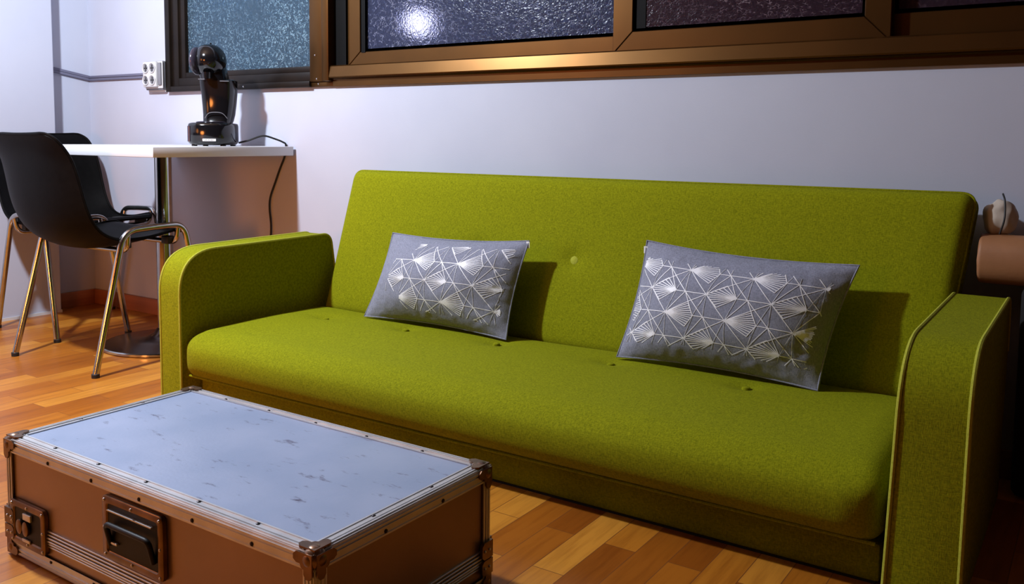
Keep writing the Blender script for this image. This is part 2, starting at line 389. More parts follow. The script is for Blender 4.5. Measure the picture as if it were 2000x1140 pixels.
# ------------------------------------------------------------------ cable duct and socket box
bm = bmesh.new()
for z in (1.019, 1.031):
    box(bm, .012, .462, -.011, 0, z, z+.0105, bev=.002)
    A = [(0, PY, z+.034), (0, -.002, z)]
    vs = []
    for (x, y, zz) in ((0, PY, z+.036), (0, -.001, z)):
        for dx, dz in ((0,0), (.012,0), (.012,.0105), (0,.0105)): vs.append(bm.verts.new((dx, y, zz+dz)))
    for i in range(4): bm.faces.new((vs[i], vs[(i+1)%4], vs[4+(i+1)%4], vs[4+i]))
    bm.faces.new(vs[:4]); bm.faces.new(vs[4:][::-1])
tag(link('cable_duct', bm, M['duct']), 'thin grey double cable duct running round the wall corner to the socket box', 'cable duct')
t = thing('socket_box', 'white box with four round sockets on the wall left of the window', 'socket', (.52, 0, .955))
X0, Z0 = .52, .955
def sb(name, b, m, bev=.003, par=t):
    bm = bmesh.new(); box(bm, b[0]-X0, b[1]-X0, b[2], b[3], b[4]-Z0, b[5]-Z0, bev=bev); return link(name, bm, m, par)
sb('backplate', (.462,.580,-.014,0,.958,1.088), M['white_plastic'])
sb('housing', (.466,.583,-.028,-.0142,.966,1.086), M['grey_plastic'])
sb('housing', (.470,.588,-.034,-.0282,.972,1.084), M['white_plastic'])
fp = sb('faceplate', (.472,.562,-.047,-.0342,.978,1.083), M['white_plastic'], .004)
sb('side_strip', (.566,.586,-.042,-.0342,.985,1.078), M['grey_plastic'])
for sx in (.495, .539):
    for sz in (1.006, 1.056):
        bm = bmesh.new()
        lathe(bm, [(.0212,.0), (.0212,.0040), (.0190,.0046), (.0165,.0004), (0,.0004)], n=28)
        o = link('socket', bm, M['white_plastic'], t, loc=(sx-X0, -.047, sz-Z0), rot=(math.pi/2, 0, 0))
        bm = bmesh.new()
        lathe(bm, [(0,.0006), (.0160,.0006), (.0168,.0010)], n=24, mi=0)
        link('well_shade', bm, M['grey_plastic'], o)
        bm = bmesh.new()
        for dx in (-.0075, .0075): box(bm, dx-.0026, dx+.0026, -.0026, .0026, .0006, .0014)
        box(bm, -.0016, .0016, -.013, .013, .0006, .0018)
        link('contact', bm, M['gasket'], o)
# no holes cut: flat grey discs within the rims paint the wells' shade

# ------------------------------------------------------------------ table
TX0, TX1, TY0, TY1, TZ = .610, 1.344, -.6008, -.022, .74
tcx, tcy = .977, -.311
t = thing('pedestal_table', 'square white topped table on a chrome column in the corner', 'table', (tcx, tcy, 0))
bm = bmesh.new(); box(bm, TX0-tcx, TX1-tcx, TY0-tcy, TY1-tcy+.010, TZ-.034, TZ, bev=.0025); link('tabletop', bm, M['white_lam'], t)
bm = bmesh.new(); lathe(bm, [(0,.046), (.030,.046), (.030,.70), (0,.70)], n=28); link('pole', bm, M['chrome'], t)
bm = bmesh.new(); lathe(bm, [(0,.70), (.12,.700), (.12,.7055), (0,.7055)], n=28); link('mounting_plate', bm, M['black_matt'], t)
bm = bmesh.new(); lathe(bm, [(0,.0), (.222,.0), (.226,.004), (.226,.011), (.222,.014)], n=64); link('rim', bm, M['chrome'], t)
bm = bmesh.new(); lathe(bm, [(.222,.014), (.19,.0175), (.12,.023), (.07,.032), (.045,.045), (.036,.060), (.031,.062)], n=64); link('base', bm, M['dark_metal'], t)

# ------------------------------------------------------------------ chairs
def chair(name, label, loc, rotz, group):
    t = thing(name, label, 'chair', loc, rotz, group)
    # local: x lateral, y forward, origin between the rear feet
    # profile of the shell's edge (y,z), half width, cup depth
    PR = [(-.100,.780,.150,.003), (-.092,.777,.172,.005), (-.074,.760,.194,.012), (-.052,.727,.205,.022), (-.034,.690,.211,.032), (-.020,.637,.217,.038), (-.006,.571,.221,.042), (.012,.515,.223,.044),
          (.042,.468,.224,.044), (.090,.440,.224,.040), (.150,.432,.222,.032), (.220,.434,.220,.024), (.290,.444,.216,.015), (.345,.452,.209,.008), (.372,.450,.200,.004), (.388,.438,.188,.002)]
    P = spline([(p[0], p[1], 0) for p in PR], 4); Wd = spline([(p[2], p[3], 0) for p in PR], 4)
    bm = bmesh.new(); n = 20; rows = []
    for i, (p, w) in enumerate(zip(P, Wd)):
        a = P[min(i+1, len(P)-1)]-P[max(i-1, 0)]; tx = Vector((a.x, a.y)).normalized(); nrm = Vector((tx.y, -tx.x))  # away from sitter
        row = []
        for k in range(n+1):
            u = -1+2*k/n; hw = w.x
            c = (1-abs(u)**2.4)*w.y
            q = Vector((p.x, p.y)) - nrm*c*(-1 if False else -1)
            row.append(bm.verts.new((u*hw, q.x, q.y)))
        rows.append(row)
    # make sure cupping goes backwards / downwards
    for A, B in zip(rows, rows[1:]):
        for k in range(n): bm.faces.new((A[k], A[k+1], B[k+1], B[k]))
    bmesh.ops.recalc_face_normals(bm, faces=bm.faces[:])
    bmesh.ops.solidify(bm, geom=bm.faces[:], thickness=.006)
    sh = link('shell', bm, M['black_shell'], t, autos=60)
    # rolled rim
    edge = [r[0].co.copy() if False else None for r in []]
    bm = bmesh.new()
    E = []
    for i, (p, w) in enumerate(zip(P, Wd)): E.append(Vector((-w.x, p.x, p.y)))
    top = [Vector((-Wd[0].x+2*Wd[0].x*k/10, P[0].x+0, P[0].y)) for k in range(11)]
    def cupmid(i):
        p, w = P[i], Wd[i]; a = P[min(i+1, len(P)-1)]-P[max(i-1, 0)]; tx = Vector((a.x, a.y)).normalized(); nr = Vector((tx.y, -tx.x))
        return [Vector(((-1+2*k/12)*w.x, p.x+nr.x*(1-abs(-1+2*k/12)**2.4)*w.y, p.y+nr.y*(1-abs(-1+2*k/12)**2.4)*w.y)) for k in range(13)]
    loop = E[::-1] + cupmid(0)[1:-1] + [Vector((-e.x, e.y, e.z)) for e in E] + cupmid(len(P)-1)[1:-1][::-1]
    tube(bm, loop, .0048, n=8, closed=True)
    link('rim', bm, M['black_shell'], sh)
    # two side frames, each an inverted U, as front and rear leg
    for s in (-1, 1):
        X = lambda x: s*x
        rear = fillet([(X(.247), 0, .006), (X(.236), .118, .462), (X(.236), .235, .468)], [.052], 8)
        front = fillet([(X(.236), .235, .468), (X(.236), .348, .470), (X(.247), .435, .006)], [.046], 8)
        for q, nm in ((rear, 'leg'), (front, 'leg')):
            bm = bmesh.new(); tube(bm, q, .0108, n=14); lg = link(nm, bm, M['chrome'], t)
            f = q[0] if nm == 'leg' and q is rear else q[-1]
            bm = bmesh.new(); lathe(bm, [(0,0), (.0125,0), (.0128,.012), (.0108,.014)], n=14, cx=f.x, cy=f.y)
            link('foot_cap', bm, M['black_matt'], lg)
    for y, z in ((.135, .402), (.325, .415)):
        bm = bmesh.new()
        q = fillet([(-.236, y, z+.055), (-.225, y, z-.008), (.225, y, z-.008), (.236, y, z+.055)], .03, 5)
        tube(bm, q, .009, n=12); link('crossbar', bm, M['chrome'], t)
    for s in (-1, 1):
        for y in (.15, .315):
            bm = bmesh.new(); box(bm, s*.19-.02, s*.19+.02, y-.014, y+.014, .400, .428, bev=.004); link('mounting_block', bm, M['black_matt'], t)
    return t
g = 'black shell chairs at the white table'
chair('shell_chair', 'black plastic shell chair in front of the table, its back towards the room', (.962, -.735, 0), 0, g)
chair('shell_chair', 'black plastic shell chair behind, against the wall at the table end near the corner', (.200, -.292, 0), -math.pi/2, g)

# ------------------------------------------------------------------ coffee machine
F = Vector((.62, -.785, 0)); ang = math.atan2(F.y, F.x)
t = thing('coffee_machine', 'glossy black capsule coffee machine with a round head on the white table', 'coffee machine', (1.150, -.215, TZ), ang)
# local x = front, local y = right-hand side as seen from behind (camera sees +x), camera right is local +y
def loft(bm, secs, n=40, p=2.6):
    rings = []
    for (cx, cy, z, a, b) in secs:
        ring = []
        for k in range(n):
            th = 2*math.pi*k/n; c, s = math.cos(th), math.sin(th)
            ring.append(bm.verts.new((cx+a*math.copysign(abs(c)**(2/p), c), cy+b*math.copysign(abs(s)**(2/p), s), z)))
        rings.append(ring)
    for A, B in zip(rings, rings[1:]):
        for k in range(n): bm.faces.new((A[k], A[(k+1)%n], B[(k+1)%n], B[k]))
    bm.faces.new(rings[0][::-1]); bm.faces.new(rings[-1])
bm = bmesh.new()
loft(bm, [(.01,0,.004,.096,.072), (.01,0,.010,.104,.079), (.01,0,.016,.107,.0825), (.01,0,.072,.107,.0825), (.01,0,.080,.104,.080), (.01,0,.083,.097,.073)])
base = link('base', bm, M['black_gloss'], t, autos=50)
for x, y in ((.08,.05), (.08,-.05), (-.07,.05), (-.07,-.05)):
    bm = bmesh.new(); lathe(bm, [(0,0), (.010,0), (.010,.005), (0,.005)], n=12, cx=x, cy=y); link('foot', bm, M['black_matt'], base)
bm = bmesh.new(); lathe(bm, [(0,.0), (.050,.0), (.052,.003), (.046,.005), (0,.0045)], n=32); link('drip_tray', bm, M['smoke'], base, loc=(.045, 0, .083))
bm = bmesh.new(); loft(bm, [(0,0,0,.010,.026),(0,0,.055,.010,.026)]); link('side_panel', bm, M['smoke'], base, loc=(.074,-.052,.016), rot=(0,0,.9))
bm = bmesh.new(); box(bm, .1165, .1178, -.012, .034, .018, .0265, bev=.001)
plate = link('badge', bm, M['tag'], t)
bm = bmesh.new()
for k in range(7):
    y = -.006+k*.0048; h = (.0022, .0034, .0018, .0030, .0022, .0032, .0020)[k]
    box(bm, .1178, .1182, y, y+.0026, .0222-h/2, .0222+h/2)
link('badge_lettering', bm, M['gasket'], plate)
bm = bmesh.new()
loft(bm, [(-.035,.006,.082,.050,.048), (-.042,.006,.092,.052,.051), (-.046,.008,.115,.052,.054), (-.048,.009,.150,.053,.0575), (-.046,.010,.190,.054,.061), (-.040,.010,.225,.056,.0635), (-.036,.010,.238,.054,.0635), (-.034,.010,.241,.048,.058)], p=3.2)
body = link('body', bm, M['black_gloss'], t, autos=50)
bm = bmesh.new(); tube(bm, spline([(.010,-.030,.100),(.0165,-.015,.118),(.018,.010,.122),(.016,.034,.118),(.010,.05,.100)], 5), .0012, n=6); link('seam_line', bm, M['grey_plastic'], body)
bm = bmesh.new(); box(bm, .0195, .0215, -.048, -.026, .2395, .2415); link('chrome_line', bm, M['grey_plastic'], body)
bm = bmesh.new(); box(bm, .0195, .0215, .028, .060, .2335, .2355); link('chrome_line', bm, M['grey_plastic'], body)
bm = bmesh.new()
loft(bm, [(-.032,.000,.236,.052,.050), (-.028,-.006,.262,.052,.050), (-.022,-.010,.290,.050,.050)], p=2.4); link('neck', bm, M['black_gloss'], t)
bm = bmesh.new(); bmesh.ops.create_uvsphere(bm, u_segments=40, v_segments=24, radius=.0585)
for v in bm.verts: v.co.x *= 1.12
head = link('head', bm, M['black_gloss'], t, loc=(-.008, -.013, .310))
bm = bmesh.new(); lathe(bm, [(0,.0), (.003,0), (.003,.006), (0,.007)], n=12); link('lever_tip', bm, M['black_gloss'], head, loc=(0, .004, .057))
bm = bmesh.new(); bmesh.ops.create_uvsphere(bm, u_segments=32, v_segments=16, radius=.050)
for v in bm.verts: v.co.y *= .35
link('head_cover', bm, M['smoke'], head, loc=(.012, -.042, -.004), rot=(0,0,-.25))
bm = bmesh.new(); lathe(bm, [(0,.0), (.014,0), (.017,.022), (0,.022)], n=20); link('nozzle', bm, M['black_gloss'], head, loc=(.045,.0,-.068))
# power cord of the machine
pts = [(1.222,-.165,.752), (1.245,-.135,.762), (1.262,-.105,.775), (1.275,-.085,.778), (1.290,-.055,.768), (1.297,-.022,.756), (1.2955,-.0055,.744), (1.285,-.0045,.700), (1.262,-.0045,.66),
       (1.232,-.0055,.60), (1.205,-.0055,.545), (1.200,-.006,.50), (1.207,-.006,.44), (1.204,-.006,.38), (1.196,-.006,.25), (1.20,-.018,.10), (1.21,-.030,.012), (1.26,-.06,.0045), (1.34,-.07,.0045)]
bm = bmesh.new(); tube(bm, spline(pts, 6), .0034, n=8)
tag(link('power_cord', bm, M['black_matt']), 'black power cord from the coffee machine hanging down the wall behind the table', 'cord')

# ------------------------------------------------------------------ sofa bed
sofa = thing('sofa_bed', 'long chartreuse green fabric sofa bed with rounded arms and a buttoned seat', 'sofa', (2.64, -.45, 0))
SO = Vector((2.64, -.45, 0))
def spart(name, bm, m, parent=None, **k):
    bmesh.ops.translate(bm, verts=bm.verts, vec=-SO); return link(name, bm, m, parent or sofa, **k)
def gauss(dx, dy, s): return math.exp(-(dx*dx+dy*dy)/(2*s*s))
SB = [(1.887,-.385), (2.190,-.362), (2.505,-.350), (2.862,-.362), (3.213,-.372)]
def seatfn(p):
    q = p.copy(); x, y, z = p
    cx = min(1, max(0, (x-1.70)/.06))*min(1, max(0, (3.585-x)/.06))
    if z > .15:
        f = (z-.15)/.065
        q.z += f*(.010*math.sin(math.pi*min(1, max(0, (y+.775)/.56)))*cx + .004*mnoise.noise(Vector((x*3, y*3, 0))))
        for bx, by in SB: q.z -= f*(.007*gauss(x-bx, (y-by)*1.0, .022) + .004*gauss((x-bx)*.45, y-by, .030))
        # softer front top edge
        d = max(0, -.70-y)
        q.z -= f*d*.18
    if y < -.70:
        k = math.sin(math.pi*min(1, max(0, (z-.085)/.13)))
        q.y -= .014*k*cx
    return q
bm = bmesh.new(); superbox(bm, 1.700, 3.587, -.765, -.215, .086, .216, .040, 150, 44, 5, seatfn)
seat = spart('seat', bm, M['green'], autos=80)
bm = bmesh.new()
def seamy(x): return -.742
tube(bm, [(1.715, -.752, .0915), (2.64, -.754, .0900), (3.575, -.752, .0915)], .0035, n=8); spart('seam_piping', bm, M['green'], seat)
def button(name, par, loc, rot, m, r=.0105):
    bm = bmesh.new(); lathe(bm, [(r*1.15,-.004), (r*1.15,.0), (r,.0035), (r*.5,.0052), (0,.0056)], n=20)
    bmesh.ops.rotate(bm, verts=bm.verts, matrix=Matrix.Rotation(rot, 3, 'X')); bmesh.ops.translate(bm, verts=bm.verts, vec=Vector(loc)-SO)
    return link(name, bm, m, par)
for bx, by in SB: button('button', seat, (bx, by, .2145), 0, M['green'], .009)
# storage base
bm = bmesh.new(); box(bm, 1.712, 3.577, -.712, -.16, 0.004, .076, bev=.008); base = spart('base', bm, M['green'])
bm = bmesh.new(); box(bm, 1.72, 3.57, -.708, -.17, .0, .0045); spart('plinth', bm, M['black_matt'], base)
# backrest: local frame then tilt
tilt = math.atan2(.118, .465)
BB = [(2.315,.252), (2.643,.252), (2.968,.252), (3.290,.252)]
def backfn(p):
    x, y, z = p     # z up along the panel 0..0.49, y 0 = front face .. .088 back
    w = z/.49
    cx = (x-2.66)/.95
    q = Vector((x + (.030*w*(1-(x-1.71)/1.87)) + (.052*w*((x-1.71)/1.87)), y, z))
    if y < .044:
        e = min(1, max(0, (x-1.71)/.08))*min(1, max(0, (3.58-x)/.08))*min(1, max(0, z/.06))*min(1, max(0, (.49-z)/.06))
        q.y -= .006*e
        for bx, bz in BB: q.y += (.007*gauss(q.x-bx, z-bz, .020) + .004*gauss((q.x-bx)*.5, z-bz, .030))
    return q
def tobk(v): # panel coords -> world
    return Vector((v.x, -.236+v.y*math.cos(tilt)+v.z*math.sin(tilt), .196-v.y*math.sin(tilt)+v.z*math.cos(tilt)))
bm = bmesh.new(); superbox(bm, 1.712, 3.582, 0, .082, 0, .490, .032, 140, 4, 40, lambda p: tobk(backfn(p)))
back = spart('backrest', bm, M['green'], autos=80)
bm = bmesh.new()
rr = .03
pl = [Vector((1.712, .012, .0+.03)), Vector((1.712,.012,.49)), Vector((3.582,.012,.49)), Vector((3.582,.012,.03))]
def pipeline(yy):
    q = fillet([(1.7135,yy,.02),(1.7135,yy,.4885),(3.5805,yy,.4885),(3.5805,yy,.02)], [.034,.034], 8)
    out = []
    for a, b in zip(q, q[1:]):
        for k in range(6): out.append(a.lerp(b, k/6))
    out.append(q[-1]); return [tobk(backfn(v) if False else Vector((v.x+(.030*(v.z/.49)*(1-(v.x-1.71)/1.87))+(.052*(v.z/.49)*((v.x-1.71)/1.87)), v.y, v.z))) for v in out]
tube(bm, pipeline(.020), .0030, n=8); tube(bm, pipeline(.066), .0030, n=8)
spart('piping', bm, M['green'], back)
for bx, bz in BB:
    p = tobk(Vector((bx, .0065, bz))); button('button', back, p, math.pi/2-tilt, M['piping'], .0115)
# arms
def armprof(inset=0):
    q = fillet([(0, -.765+inset, 0), (0, -.765+inset, .447-inset), (0, -.17, .452-inset), (0, -.152, .33)], [.125, .035], 14)
    return [(v.y, v.z) for v in q]
for (xa, xb, splay) in ((1.600, 1.694, 0), (3.590, 3.709, .016)):
    bm = bmesh.new()
    inner = -1 if xa > 2 else 1
    poly = armprof()+[(-.15,.0)]
    prism(bm, poly, xa, xb, bev=.007)
    bmesh.ops.subdivide_edges(bm, edges=[e for e in bm.edges if abs(e.verts[0].co.z-e.verts[1].co.z) > .2], cuts=6)
    for v in bm.verts:
        if splay: v.co.x += splay*(v.co.z/.45)*(1 if v.co.x < (xa+xb)/2 else .3)
    arm = spart('armrest', bm, M['green'], autos=35)
    for side in (0, 1):
        bm = bmesh.new(); q = armprof(.001)
        x = xa+.002 if side == 0 else xb-.002
        f = 1 if side == 0 else .3
        pts = [Vector((x+splay*(z/.45)*f, y, z)) for y, z in q]
        pts = [pts[0]]+pts[1:]
        tube(bm, pts, .0042, n=8); spart('piping', bm, M['piping'], arm)

# ------------------------------------------------------------------ pillows
def pat_segments():
    """geometric print in its own plane (unit: metres)"""
    S = []
    a = Vector((.163, -.004)); b = Vector((.064, -.062)); c = a-b
    for i in range(-4, 6):
        for j in range(-4, 6):
            p = a*i + b*j; typ = j % 2
            m1 = p+a*.48; m2 = p+a*.65
            L = [(p, p+a), (p, p+b), (p, p+c), (m1, p+b), (m1, p+c), (m2, p+c), (m2, p+b), (m2, p+b+a*.48), (m2, p+c-a*.35), (p, p+b-a*.35), (p, p+b-a*.52), (p, p+c-a*.52-a*.0)]
            for s, e in L: S.append((s, e, .00095))
            if typ == 0: apex, far = m1, p
            else: apex, far = p, m1
            ku = p+c*.50-a*.02; kd = p+b*.50+a*.02
            if typ == 1: ku = p+c*.5+a*.06; kd = p+b*.5+a*.18
            S += [(far, ku, .00095), (ku, apex, .00095), (far, kd, .00095), (kd, apex, .00095)]
            for k in range(1, 5):
                t = k/5
                S.append((apex, far.lerp(ku, t), .00095)); S.append((apex, far.lerp(kd, t), .00095))
            S.append((apex, apex.lerp(far, .20), .0040)); S.append((apex, apex.lerp(far, .32), .0022))
    return S
PAT = pat_segments()
def pillow(name, label, TL, TR, BR, BL, th, off, rotp, fade, group, seed):
    TL, TR, BR, BL = map(Vector, (TL, TR, BR, BL)); C = (TL+TR+BR+BL)/4; C0 = Vector((C.x, C.y, min(BL.z, BR.z)))
    t = thing(name, label, 'pillow', C0, 0, group)
    nrm = (TR-TL).cross(TL-BL).normalized()
    if nrm.y > 0: nrm = -nrm
    Wd = (TR-TL).length; H = (TL-BL).length
    def P(u, v, side, lift=0):   # u,v in 0..1, v up
        uu = u+.018*math.sin(math.pi*u*2)*0; 
        # sides pinch inward between the corners
        pu = .030*(4*u*(1-u))*0
        s = math.sin(math.pi*u)**.01 if False else 1
        du = (.5-u)*.045*(4*v*(1-v)); dv = (.5-v)*.085*(4*u*(1-u))
        U = u+du; V = v+dv
        p = (BL.lerp(BR, U)).lerp(TL.lerp(TR, U), V)
        e = (max(0, 1-abs(2*u-1)**2.8)**.80)*(max(0, 1-abs(2*v-1)**2.2)**.80)
        b = th*e*(1 if side > 0 else .40)
        w = mnoise.noise(Vector((u*5+seed, v*5, 0)))*.006*e
        ed = math.exp(-min(u,1-u)*14)+math.exp(-min(v,1-v)*12)
        w += mnoise.noise(Vector((u*26+seed, v*22, 3)))*.0085*ed*min(1, e*2.5)
        sag = Vector((0,0,-.012))*e*(1-v)*0
        return p + nrm*side*(b+w*side+lift) + sag
    bm = bmesh.new(); nu, nv = 72, 44
    g = {}
    for side in (1, -1):
        for i in range(nu+1):
            for j in range(nv+1):
                if side == -1 and (i in (0, nu) or j in (0, nv)): g[side, i, j] = g[1, i, j]; continue
                g[side, i, j] = bm.verts.new(P(i/nu, j/nv, side)-C0)
        for i in range(nu):
            for j in range(nv):
                bm.faces.new((g[side,i,j], g[side,i+1,j], g[side,i+1,j+1], g[side,i,j+1]))
    cover = link('cover', bm, M['pillow'], t, autos=80)
    # print: ribbons lying on the surface, one part
    bm = bmesh.new(); rnd = random.Random(seed)
    ca, sa = math.cos(rotp), math.sin(rotp)
    for s, e, w in PAT:
        def tr(q): return Vector(((q.x*ca-q.y*sa+off[0])/Wd, (q.x*sa+q.y*ca+off[1])/H))
        A, B = tr(s), tr(e); L = (s-e).length; n = max(2, int(L/.008))
        d = (B-A); dn = Vector((d.x*Wd, d.y*H)).normalized(); px = Vector((-dn.y/Wd, dn.x/H))
        prev = None
        for k in range(n+1):
            q = A.lerp(B, k/n)
            ok = fade(q.x, q.y)
            if not ok: prev = None; continue
            wk = w*(1-.35*k/n) if w > .001 else w
            a1, b1 = q+px*wk, q-px*wk
            va = bm.verts.new(P(a1.x, a1.y, 1, .0009)-C0); vb = bm.verts.new(P(b1.x, b1.y, 1, .0009)-C0)
            if prev: bm.faces.new((prev[0], prev[1], vb, va))
            prev = (va, vb)
    link('foil_print', bm, M['foil'], cover, smooth=False)
    # seam piping around the outline
    bm = bmesh.new(); lp = [P(i/40, 0, 1) for i in range(40)]+[P(1, i/24, 1) for i in range(24)]+[P(1-i/40, 1, 1) for i in range(40)]+[P(0, 1-i/24, 1) for i in range(24)]
    tube(bm, [p-C0 for p in lp], .0022, n=6, closed=True); link('edge_seam', bm, M['pillow'], cover)
    # small care tag at a top corner
    bm = bmesh.new(); q = P(.0,.93,1)-C0 if seed > 3 else P(1.0,.97,1)-C0
    box(bm, q.x-.006, q.x+.004, q.y-.0008, q.y+.0008, q.z-.012, q.z+.006); link('care_tag', bm, M['tag'], cover, smooth=False)
    return t
gp = 'grey geometric pillows on the sofa'
def ell(u, v, cu, cv, ru, rv): return ((u-cu)/ru)**2+((v-cv)/rv)**2 < 1
pillow('throw_pillow', 'grey pillow with white star lines nearest the left arm of the sofa', (2.030,-.235,.481), (2.535,-.235,.492), (2.515,-.318,.224), (1.985,-.318,.226), .078,
       (.11, .245), .03, lambda u, v: .16 < u < .965 and .10 < v < .90 and not (u < .30 and (v > .68 or v < .28)), gp, 1)
pillow('throw_pillow', 'grey pillow with white star lines nearest the right arm of the sofa', (2.895,-.235,.519), (3.418,-.235,.500), (3.360,-.325,.224), (2.860,-.325,.228), .080,
       (.060, .185), .01, lambda u, v: .02 < u < .95 and .12 < v < .86, gp, 5)

# ------------------------------------------------------------------ flight case used as a table
CW, CD, CH = .8164, .4108, .2212
case = thing('flight_case', 'worn aluminium edged flight case used as a low table in front of the sofa', 'flight case', (2.2069, -1.1015, 0), math.radians(-.31))
# local: x 0..CW, y -CD..0
bm = bmesh.new(); box(bm, .006, CW-.006, -CD+.006, -.006, .006, .0605); link('lower_body', bm, M['case_side'], case, smooth=False)
bm = bmesh.new(); box(bm, .006, CW-.006, -CD+.006, -.006, .0615, CH-.003); lid = link('lid', bm, M['case_side'], case, smooth=False)
bm = bmesh.new(); box(bm, .006, CW-.006, -CD+.006, -.006, CH-.003, CH-.0008); link('top_panel', bm, M['case_top'], lid, smooth=False)
def angle_ext(bm, a, b, u, v, w=.024, th=.0016):
    """double-ridged corner extrusion from a to b; u, v point into the two faces"""
    a, b, u, v = map(Vector, (a, b, u, v))
    def slab(f, n):   # face direction f, outward normal n
        for (s0, s1, h) in ((0, w, th), (.0035, .0065, th+.0018), (.0095, .0125, th+.0018), (w-.003, w, th+.0012)):
            q = [a+f*s0, a+f*s1, b+f*s1, b+f*s0]
            lo = [bm.verts.new(p) for p in q]; hi = [bm.verts.new(p+n*h) for p in q]
            bm.faces.new(lo[::-1]); bm.faces.new(hi)
            for i in range(4): bm.faces.new((lo[i], lo[(i+1)%4], hi[(i+1)%4], hi[i]))
    slab(u, -v); slab(v, -u)
RIV = {}
def rivet(par, p, n, r=.0034, m='rivet'):
    """one rivet head, its own small part; all share a mesh"""
    if (r, m) not in RIV:
        bm = bmesh.new(); lathe(bm, [(r, -.0004), (r*.9, .0012), (r*.5, .002), (0, .0022)], n=12)
        o = link('rivet', bm, M[m]); RIV[r, m] = o.data; bpy.data.objects.remove(o)
    o = bpy.data.objects.new('rivet', RIV[r, m]); COL.objects.link(o); o.parent = par
    o.location = p; o.rotation_euler = Vector(n).to_track_quat('Z', 'Y').to_euler()
E1 = .005
X0c, X1c, Y0c, Y1c, Z0c, Z1c = .004, CW-.004, -CD+.004, -.004, .004, CH-.0015
for lvl, par in ((Z1c, lid), (Z0c, case)):
    dz = Vector((0,0,-1)) if lvl > .1 else Vector((0,0,1))
    for a, b, inn in (((X0c,Y0c,lvl), (X1c,Y0c,lvl), (0,1,0)), ((X0c,Y1c,lvl), (X1c,Y1c,lvl), (0,-1,0)), ((X0c,Y0c,lvl), (X0c,Y1c,lvl), (1,0,0)), ((X1c,Y0c,lvl), (X1c,Y1c,lvl), (-1,0,0))):
        bm = bmesh.new(); angle_ext(bm, a, b, inn, dz); e = link('edge_extrusion', bm, M['alu'], par, smooth=False)
        A, B = Vector(a), Vector(b); L = (B-A).length; n = max(2, round(L/.128)); I = Vector(inn)
        for k in range(1, n):
            p = A.lerp(B, k/n)
            if lvl > .1: rivet(par, p+I*.018+Vector((0,0,.0016)), (0,0,1))
            rivet(par, p+(B-A)*(.012)+dz*.018-I*.0016, -I)
for x, sx in ((X0c, 1), (X1c, -1)):
    for y, sy in ((Y0c, 1), (Y1c, -1)):
        for z0, z1, par in ((.006, .058, case), (.064, CH-.006, lid)):
            bm = bmesh.new(); angle_ext(bm, (x, y, z0), (x, y, z1), (sx,0,0), (0,sy,0), w=.020); link('corner_extrusion', bm, M['alu'], par, smooth=False)
# lid seam: tongue and groove ridges all round
bm = bmesh.new()
for z0, z1, h in ((.046,.0490,.0045), (.0515,.0545,.0055), (.0565,.0600,.0065), (.0625,.0660,.0065), (.0685,.0715,.0055), (.074,.077,.0045)):
    for b in ((X0c, X1c, Y0c-h+.003, Y0c+.003, z0, z1), (X0c, X1c, Y1c-.003, Y1c+h-.003, z0, z1), (X0c-h+.003, X0c+.003, Y0c, Y1c, z0, z1), (X1c-.003, X1c+h-.003, Y0c, Y1c, z0, z1)):
        box(bm, *b, bev=.0008, seg=1)
link('seam_extrusion', bm, M['alu'], case, smooth=False)
# ball corners
for x, sx in ((X0c, 1), (X1c, -1)):
    for y, sy in ((Y0c, 1), (Y1c, -1)):
        for z, sz, par in ((Z1c, -1, lid), (Z0c, 1, case)):
            bm = bmesh.new(); r = .0175
            c = Vector((x+sx*.010, y+sy*.010, z+sz*.010 if sz < 0 else z+.012))
            k0 = 0
            bmesh.ops.create_uvsphere(bm, u_segments=24, v_segments=16, radius=r, matrix=Matrix.Translation(c))
            # three lobed flanges, one on each face, each with two ears and rivets
            for (n, u, v) in ((Vector((0,0,-sz)), Vector((sx,0,0)), Vector((0,sy,0))), (Vector((-sx,0,0)), Vector((0,sy,0)), Vector((0,0,sz))), (Vector((0,-sy,0)), Vector((sx,0,0)), Vector((0,0,sz)))):
                if z < .1 and n.z < 0: continue
                o = Vector((x, y, z)) + n*.0038
                pts = [(0,0),(.030,0),(.036,.005),(.036,.012),(.030,.016),(.023,.016),(.021,.021),(.016,.023),(.016,.030),(.012,.036),(.005,.036),(0,.030)]
                lo = [bm.verts.new(o+u*a+v*b-n*.001) for a, b in pts]; hi = [bm.verts.new(o+u*a+v*b+n*.0018) for a, b in pts]
                bm.faces.new(lo); bm.faces.new(hi)
                for i in range(len(pts)): bm.faces.new((lo[i], lo[(i+1)%len(pts)], hi[(i+1)%len(pts)], hi[i]))
            link('ball_corner', bm, M['bronze'], par)
# edge clamps at the seam on the vertical corners
for x, sx in ((X0c, 1), (X1c, -1)):
    for y, sy in ((Y0c, 1), (Y1c, -1)):
        bm = bmesh.new(); todo = []
        for n, u in ((Vector((-sx,0,0)), Vector((0,sy,0))), (Vector((0,-sy,0)), Vector((sx,0,0)))):
            for z0, z1 in ((.034,.0605), (.0625,.092)):
                o = Vector((x, y, 0))+n*.0068
                pts = [(0,z0),(.024,z0),(.030,z0+.005),(.030,z1-.005),(.024,z1),(0,z1)]
                lo = [bm.verts.new(o+u*a+Vector((0,0,b))-n*.004) for a, b in pts]; hi = [bm.verts.new(o+u*a+Vector((0,0,b))+n*.0016) for a, b in pts]
                bm.faces.new(lo); bm.faces.new(hi)
                for i in range(6): bm.faces.new((lo[i], lo[(i+1)%6], hi[(i+1)%6], hi[i]))
                if y == Y0c or x == X1c: todo += [(o+u*a+Vector((0,0,z0+(z1-z0)*.5))+n*.0016, n) for a in (.010, .023)]
        cl = link('edge_clamp', bm, M['bronze'], case)
        for p, n in todo: rivet(cl, p, n, .0026, 'alu')
